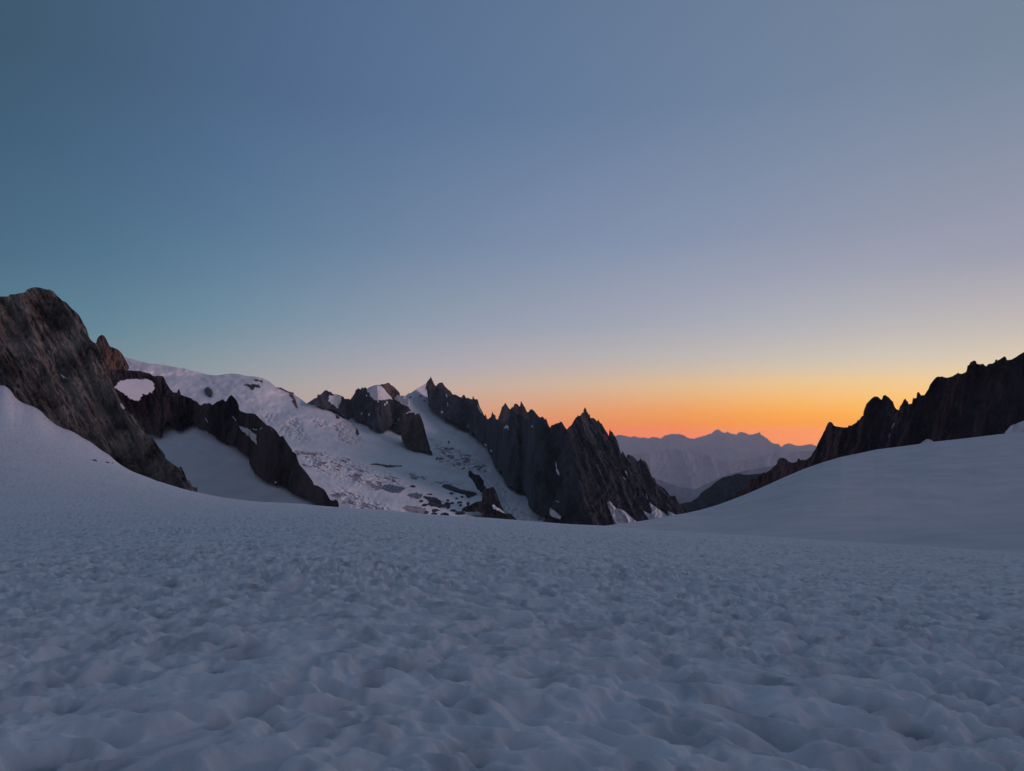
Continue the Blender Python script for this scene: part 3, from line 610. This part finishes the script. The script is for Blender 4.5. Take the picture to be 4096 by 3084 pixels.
F_BOT = [(1701,1562),(1706,1556),(1712,1592),(1714,1614),(1723,1634),(1737,1641),(1754,1654),(1763,1660),(1774,1670),(1790,1681),(1804,1678),(1812,1691),(1826,1702),(1860,1710),(1869,1706),(1873,1720),(1884,1733),(1897,1730),(1904,1748),(1922,1762),(1929,1776),(1945,1776),(1950,1790),(1953,1811),(1967,1815),(1968,1837),(1976,1858),(1982,1870),(2003,1886),
 (2012,1905),(2021,1932),(2027,1943),(2050,1945),(2056,1959),(2073,1967),(2096,1960),(2101,1977),(2112,2000),(2114,2020),(2128,2038),(2162,2058),(2193,2070),(2229,2084),(2300,2115),(2380,2125)]
F_base = [(1700,1600),(1800,1690),(1900,1740),(1960,1810),(2010,1900),(2100,1975),(2200,2070),(2380,2110)]
dF = wall_depth([(x, y+4) for x, y in F_BOT], lambda x, y: d_glac(x, y)-75, 60, [(130, 34), (52, 19), (22, 9)], 271, shear=0.42, soft=2.5)
F2_TOP = [(2240,1790),(2258,1735),(2267,1719),(2272,1712),(2281,1704),(2285,1703),(2294,1687),(2301,1674),(2309,1667),(2311,1659),(2313,1665),(2323,1663),(2325,1657),(2328,1652),(2333,1651),(2335,1638),(2338,1632),(2340,1629),(2342,1633),(2345,1638),(2347,1647),(2352,1652),(2355,1660),(2359,1656),(2361,1671),(2365,1674),(2372,1672),(2381,1678),
 (2385,1685),(2389,1686),(2392,1677),(2397,1685),(2402,1695),(2406,1693),(2413,1707),(2422,1721),(2430,1734),(2435,1745),(2437,1728),(2440,1714),(2442,1725),(2450,1729),(2455,1739),(2462,1750),(2469,1765),(2475,1783),(2479,1801),(2485,1817),(2489,1803),(2497,1815),(2506,1831),(2508,1819),(2518,1820),(2529,1824),(2540,1833),(2551,1847),(2558,1841),(2563,1834),(2569,1843),
 (2578,1844),(2587,1855),(2592,1866),(2596,1877),(2602,1896),(2608,1910),(2617,1913),(2627,1935),(2636,1942),(2656,1952),(2665,1965),(2679,1983),(2692,1986),(2698,1983),(2702,1986),(2709,2002),(2716,2015),(2730,2024),(2745,2040),(2755,2060)]
F2_BOT = [(2240,2100),(2300,2120),(2470,2120),(2560,2105),(2755,2085)]
dF2 = wall_depth([(2240,2100),(2500,2095),(2755,2075)], lambda x, y: d_glac_base(x, np.full_like(y, 2000.))*1.02-40, 60, [(130, 36), (52, 19), (22, 9)], 291, shear=0.45)
mid = sheet('serrated_ridge', F_TOP, F_BOT, dF, M_PEAK, 1.5, jag=3.4, jw=7, seed=19, rag=20)
tag(mid, 'long serrated dark ridge of rock needles starting at the highest sharp summit', 'mountain ridge')
for k, (pl, mt, nm) in enumerate([([(1708,1530),(1716,1519),(1723,1508),(1728,1520),(1736,1536),(1744,1548),(1754,1536),(1770,1534),(1776,1543),(1790,1560),(1800,1568),(1808,1580),(1800,1590),(1780,1572),(1768,1556),(1750,1552),(1736,1560),(1722,1564),(1710,1552)], M_RED, 'summit_rock'),
   ([(1992,1680),(2002,1654),(2009,1632),(2021,1616),(2032,1634),(2040,1648),(2040,1664),(2028,1680),(2016,1694),(2000,1690)], M_RED, 'summit_rock'),
   ([(2052,1640),(2056,1624),(2066,1618),(2078,1632),(2084,1610),(2096,1628),(2108,1650),(2120,1680),(2104,1676),(2088,1664),(2070,1660)], M_RED, 'summit_rock')]):
    patch(nm, pl, dF, mt, 2, bulge=3, bw=8, rag=3, rel=3, seed=60+k*4, parent=mid, smooth_=False)
for k, pl in enumerate([[(1783,1570),(1787,1574),(1790,1588),(1786,1590),(1782,1580)],[(1790,1608),(1793,1612),(1792,1630),(1789,1626)],[(2026,1700),(2034,1704),(2034,1722),(2028,1712),(2012,1716),(2018,1708)],[(2125,1700),(2130,1702),(2132,1710),(2126,1708)],[(1761,1646),(1770,1642),(1774,1650),(1766,1656)],
   [(2200,2029),(2208,2036),(2218,2042),(2232,2054),(2243,2065),(2241,2078),(2226,2073),(2207,2067),(2197,2054)],[(2223,1846),(2226,1850),(2228,1874),(2234,1882),(2238,1892),(2238,1904),(2232,1900),(2225,1886),(2223,1866)],[(2219,2000),(2228,2003),(2240,2010),(2230,2009)],[(1908,1612),(1914,1624),(1922,1640),(1930,1654),(1924,1652),(1914,1636)],[(1960,1797),(1968,1800),(1970,1808),(1962,1808)],[(1871,1700),(1875,1702),(1870,1712)],[(1899,1724),(1903,1728),(1898,1734)]]):
    patch('snow_patch', pl, dF, M_SNOW, 3, rag=1.4, step=1.3, seed=80+k, parent=mid)
rgt = sheet('needle_peak', F2_TOP, F2_BOT, dF2, M_PEAK, 1.5, jag=3.0, jw=7, seed=23)
tag(rgt, 'tall dark pyramid peak crowned by a needle, its right ridge dropping into the valley', 'mountain peak')
for k, pl in enumerate([[(2305,2055),(2318,2052),(2334,2062),(2345,2080),(2356,2104),(2322,2108),(2313,2080)],
   [(2428,2010),(2439,2004),(2453,2020),(2462,2030),(2475,2036),(2488,2038),(2500,2046),(2525,2067),(2540,2080),(2570,2100),(2458,2112),(2450,2075),(2442,2053),(2432,2030)],
   [(2594,2005),(2606,2015),(2622,2026),(2640,2040),(2660,2054),(2682,2072),(2640,2085),(2598,2090),(2590,2070),(2578,2055),(2567,2038),(2580,2046),(2602,2057),(2608,2044),(2602,2027)],
   [(2670,2040),(2676,2044),(2690,2052),(2704,2060),(2700,2072),(2676,2068)],[(2582,1972),(2587,1978),(2594,2000),(2592,2003),(2586,1990)],[(2497,1882),(2503,1886),(2506,1880),(2508,1894),(2514,1906),(2507,1900)],[(2492,1907),(2498,1910),(2505,1920),(2498,1916)],[(2462,1869),(2467,1873),(2468,1877),(2463,1873)]]):
    patch('snow_patch', pl, dF2, M_SNOW, 4, rag=1.6, step=1.4, seed=110+k, parent=rgt)
# dark rock island in the lower glacier
H_TOP = [(1848,2036),(1860,2028),(1880,2020),(1905,2008),(1925,2005),(1928,2000),(1930,1960),(1940,1950),(1945,1955),(1960,1953),(1968,1948),(1976,1950),(1985,1968),(1992,1986),(2003,2018),(2019,2047),(2044,2058),(2070,2080),(2100,2100)]
H_BOT = [(1848,2046),(1886,2048),(1911,2046),(1936,2058),(1950,2080),(2070,2110),(2100,2112)]
dH = wall_depth([(1848,2052),(1911,2056),(1950,2082),(2070,2108),(2100,2112)], lambda x, y: d_glac(x, y)-40, 45, [(60, 12), (24, 7)], 311, shear=0.3)
M_WET = rock_mat('black_wet_rock', (0.008, 0.008, 0.010), (0.05, 0.045, 0.048), 50, 0.4, 1.0)
isl = sheet('rock_island', H_TOP, H_BOT, dH, M_WET, 1.6, jag=1.5, jw=7, seed=29, rag=3)
tag(isl, 'black hooked rock island rising from the lower glacier behind the snow edge', 'rock')
dHh = wall_depth([(1860,1925),(1945,1980)], lambda x, y: d_glac_base(x, y)-130, 50, [(40, 8), (18, 5)], 321, shear=0.2)
patch('rock_horn', [(1879,1879),(1872,1889),(1874,1906),(1886,1917),(1896,1932),(1908,1957),(1927,1972),(1928,2010),(1952,2010),(1950,1956),(1937,1940),(1933,1920),(1924,1908),(1918,1900),(1897,1896),(1888,1888)], dHh, M_WET, 3, bulge=4, bw=8, rag=1.5, rel=3, seed=141, parent=isl, smooth_=False)
patch('snow_patch', [(1968,2020),(1978,2018),(1986,2028),(1998,2033),(2012,2044),(2030,2055),(2010,2052),(1990,2042),(1974,2036)], dH, M_SNOW, 3, rag=1.2, seed=145, parent=isl)

# ------------------------------------------------------------------ black ridge on the right
K_TOP = [(2895,2006),(2903,1997),(2924,1987),(2946,1982),(2953,1968),(2989,1950),(2997,1929),(3004,1916),(3015,1914),(3026,1918),(3047,1900),(3053,1889),(3062,1892),(3083,1880),(3091,1869),(3107,1858),(3111,1842),(3121,1832),(3132,1832),(3147,1838),(3152,1847),(3170,1852),
 (3188,1848),(3190,1838),(3196,1832),(3201,1840),(3224,1840),(3243,1827),(3253,1809),(3264,1795),(3271,1775),(3282,1755),(3293,1733),(3300,1719),(3309,1697),(3317,1687),(3325,1690),(3329,1693),(3337,1704),(3350,1707),(3367,1710),(3391,1710),(3396,1699),(3400,1704),(3407,1702),(3427,1690),(3431,1680),
 (3436,1682),(3445,1668),(3453,1663),(3454,1648),(3460,1630),(3467,1614),(3478,1604),(3488,1592),(3499,1587),(3512,1588),(3523,1599),(3528,1599),(3532,1584),(3541,1581),(3554,1589),(3564,1601),(3572,1608),(3577,1625),(3584,1636),(3595,1641),(3599,1628),(3608,1616),(3615,1599),(3623,1595),
 (3627,1605),(3631,1605),(3635,1618),(3648,1615),(3651,1596),(3655,1591),(3660,1594),(3666,1592),(3668,1572),(3676,1569),(3684,1582),(3698,1581),(3714,1556),(3720,1540),(3733,1523),(3740,1513),(3752,1507),(3771,1507),(3776,1510),(3786,1512),(3808,1507),(3820,1500),(3833,1491),(3837,1495),(3848,1496),
 (3864,1489),(3868,1477),(3870,1464),(3877,1460),(3882,1450),(3896,1442),(3905,1447),(3907,1456),(3920,1458),(3932,1456),(3943,1466),(3954,1457),(3970,1455),(3979,1450),(3981,1441),(3986,1438),(3990,1443),(4003,1436),(4012,1430),(4019,1425),(4025,1432),(4028,1442),(4046,1439),(4062,1430),(4080,1418),(4096,1408),(4160,1385),(4300,1360),(4600,1400)]
K_BOT = [(x, y+45) for x, y in HILL if x >= 2800]
dK = wall_depth([(2800,2060),(3400,1880),(4096,1770),(4700,1740)], lambda x, y: I([(2800,900),(3300,1150),(4100,1250),(4700,1250)], x), 58, [(170, 36), (66, 20), (26, 9)], 331, shear=-0.25)
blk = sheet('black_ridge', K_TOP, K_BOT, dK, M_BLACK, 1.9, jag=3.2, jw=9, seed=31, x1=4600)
tag(blk, 'black jagged rock ridge silhouetted against the orange sky on the right', 'rock ridge')
patch('snow_patch', [(4012,1742),(4020,1728),(4042,1702),(4070,1692),(4100,1680),(4180,1660),(4180,1760),(4060,1760)], dK, M_SNOW, 6, bulge=4, bw=20, rag=2, seed=151, parent=blk)
patch('snow_patch', [(3678,1778),(3690,1765),(3706,1755),(3722,1758),(3738,1770),(3738,1790),(3680,1795)], dK, M_SNOW, 6, rag=3, seed=153, parent=blk)
patch('snow_patch', [(3574,1692),(3580,1688),(3574,1704),(3566,1718),(3564,1714)], dK, M_DIRTY, 3, rag=1, seed=154, parent=blk)
patch('snow_patch', [(3558,1735),(3562,1733),(3558,1748),(3553,1750)], dK, M_DIRTY, 3, rag=1, seed=155, parent=blk)

# ------------------------------------------------------------------ far hills, ranges and valley floor
J_TOP = [(2400,2030),(2600,2030),(2700,2018),(2722,2015),(2765,2006),(2790,1990),(2808,1968),(2841,1947),(2863,1928),(2892,1909),(2924,1903),(2953,1893),(2975,1899),(3007,1898),(3044,1894),(3100,1890),(3300,1900),(3600,1880),(4200,1900)]
dJ = wall_depth([(2400,2150),(4200,2150)], lambda x, y: 4000+0*x, 35, [(160, 30), (60, 10)], 351, shear=0.5)
o = sheet('dark_hill', J_TOP, [(2400,2150),(4200,2150)], dJ, M_HILL, 3.5, jag=1.0, jw=10, seed=37)
tag(o, 'dark teal hill in the valley between the needle peak and the black ridge', 'hill', kind='structure')
R1_TOP = [(1200,1750),(1900,1742),(2300,1750),(2440,1753),(2460,1748),(2475,1742),(2500,1745),(2522,1750),(2538,1746),(2551,1752),(2576,1751),(2594,1756),(2612,1749),(2630,1752),(2641,1757),(2659,1745),(2681,1738),(2717,1737),(2739,1745),(2753,1755),(2779,1756),(2808,1747),(2844,1736),(2858,1724),(2870,1719),
 (2884,1726),(2901,1735),(2910,1728),(2921,1735),(2946,1739),(2957,1731),(2979,1731),(2997,1740),(3015,1739),(3038,1730),(3045,1740),(3060,1750),(3076,1762),(3087,1773),(3116,1778),(3126,1792),(3200,1830),(3400,1870)]
dR1 = wall_depth([(1200,1900),(3400,1900)], lambda x, y: 60000+0*x, 22, [(170, 26), (70, 9)], 371, shear=0.9, amp=0.4)
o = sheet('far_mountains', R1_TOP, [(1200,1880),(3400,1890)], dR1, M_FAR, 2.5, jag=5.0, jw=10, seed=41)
tag(o, 'far hazy lavender mountain range on the horizon under the orange glow', 'mountains', kind='structure')
R0_TOP = [(2900,1800),(3100,1794),(3125,1788),(3138,1778),(3159,1773),(3181,1782),(3206,1783),(3243,1776),(3264,1784),(3300,1792),(3500,1800),(4300,1795)]
dR0 = wall_depth([(2900,1900),(4300,1900)], lambda x, y: 72000+0*x, 22, [(120, 30), (45, 12)], 381)
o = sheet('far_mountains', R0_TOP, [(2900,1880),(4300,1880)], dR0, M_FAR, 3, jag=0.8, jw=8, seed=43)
tag(o, 'palest and farthest low range just left of the black ridge', 'mountains', kind='structure')
MIDS = [([(1500,1800),(2400,1832),(2560,1816),(2610,1809),(2645,1803),(2690,1800),(2728,1795),(2765,1799),(2797,1806),(2850,1830),(2900,1848),(3000,1836),(3100,1812),(3300,1800),(4300,1790)], 42000, 1960, 'middle hazy slopes below the far range'),
        ([(1500,1850),(2450,1868),(2560,1895),(2650,1925),(2720,1950),(2780,1958),(2840,1930),(2920,1896),(3050,1870),(3200,1850),(4300,1830)], 30000, 2040, 'lower blue slopes deep in the valley haze'),
        ([(1500,1900),(2550,1930),(2640,1965),(2700,1985),(2760,1996),(2850,1955),(3000,1900),(4300,1880)], 21000, 2140, 'lowest dark blue spur at the valley bottom')]
for k, (line, dist, yb, lab) in enumerate(MIDS):
    dr = wall_depth([(1500,yb),(4300,yb)], lambda x, y, dist=dist: dist+0*x, 24, [(150, 34), (55, 12)], 391+k*20, shear=0.3)
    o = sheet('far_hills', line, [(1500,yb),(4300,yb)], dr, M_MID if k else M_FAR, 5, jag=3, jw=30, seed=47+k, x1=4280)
    tag(o, lab, 'hills', kind='structure')
s = 78000.0
V = np.array([[x, y, -1700] for y in np.linspace(-6000, s, 30) for x in np.linspace(-s, s, 40)], float)
V[:, 2] += -2300*smooth(5000, 30000, V[:, 1]) + 60*fbm(V[:, 0]/9000, V[:, 1]/9000, 5, 3)
o = link_mesh('valley_floor', V, grid_faces(30, 40), M_HILL); tag(o, 'dark valley floor far below the glacier', 'ground', kind='structure')

# ------------------------------------------------------------------ little rocks in the left snow slope
def rock_on_field(px, py, w, h, label, seed):
    rel = FIELD_V-np.array([0, 0, EYE]); f = rel[:, 1]*math.cos(PITCH)+rel[:, 2]*math.sin(PITCH); u = -rel[:, 1]*math.sin(PITCH)+rel[:, 2]*math.cos(PITCH)
    ok = f > 60; qx = CX+FPX*rel[:, 0]/np.where(ok, f, 1); qy = CY-FPX*u/np.where(ok, f, 1)
    k = np.argmin(np.where(ok, (qx-px)**2+(qy-py)**2, 1e12)); p = FIELD_V[k]; sz = f[k]/FPX
    nu, nv = 22, 12; th, ph = np.meshgrid(np.linspace(0, 2*math.pi, nu), np.linspace(-0.5, math.pi/2, nv))
    r = 1+0.45*fbm(th*1.3*np.cos(ph)+seed, ph*2.2, seed, 3)
    r[:, -1] = r[:, 0]; r[-1, :] = r[-1, 0]
    W = np.stack([p[0]+w*sz*r*np.cos(ph)*np.cos(th), p[1]+0.8*w*sz*r*np.cos(ph)*np.sin(th), p[2]-0.1+h*sz*1.6*r*np.sin(ph)], -1)
    o = link_mesh('rock', W.reshape(-1, 3), grid_faces(nv, nu)[:, ::-1], M_RIDGE, None, False); tag(o, label, 'rock', 'small rocks in the left snow slope')
rock_on_field(376, 1842, 11, 3.5, 'flat dark rock in the left snow slope, leftmost and largest of the little ones', 7)
rock_on_field(427, 1850, 8, 3.0, 'small dark rock in the left snow slope, just right of the flat one', 9)
rock_on_field(448, 1853, 4, 2.0, 'tiny pebble like rock nearest the brown buttress foot', 12)

# ------------------------------------------------------------------ the air
hm = bpy.data.materials.new('haze_air'); hm.use_nodes = True; ht = hm.node_tree; ht.nodes.clear()
pv = ht.nodes.new('ShaderNodeVolumePrincipled'); ho = ht.nodes.new('ShaderNodeOutputMaterial'); ht.links.new(pv.outputs[0], ho.inputs['Volume'])
pv.inputs['Color'].default_value = (0.86, 0.88, 0.98, 1); pv.inputs['Density'].default_value = HAZE_D; pv.inputs['Anisotropy'].default_value = 0.6
x0, x1, y0, y1, z0, z1 = -80000, 80000, -8000, 80000, -4600, 520
V = np.array([[x, y, z] for z in (z0, z1) for y in (y0, y1) for x in (x0, x1)], float)
Fq = np.array([[0,2,3,1],[4,5,7,6],[0,1,5,4],[2,6,7,3],[0,4,6,2],[1,3,7,5]])
o = link_mesh('haze', V, Fq, hm, None, False); o['kind'] = 'stuff'; o['label'] = 'thin evening haze filling the air'; o['category'] = 'haze'
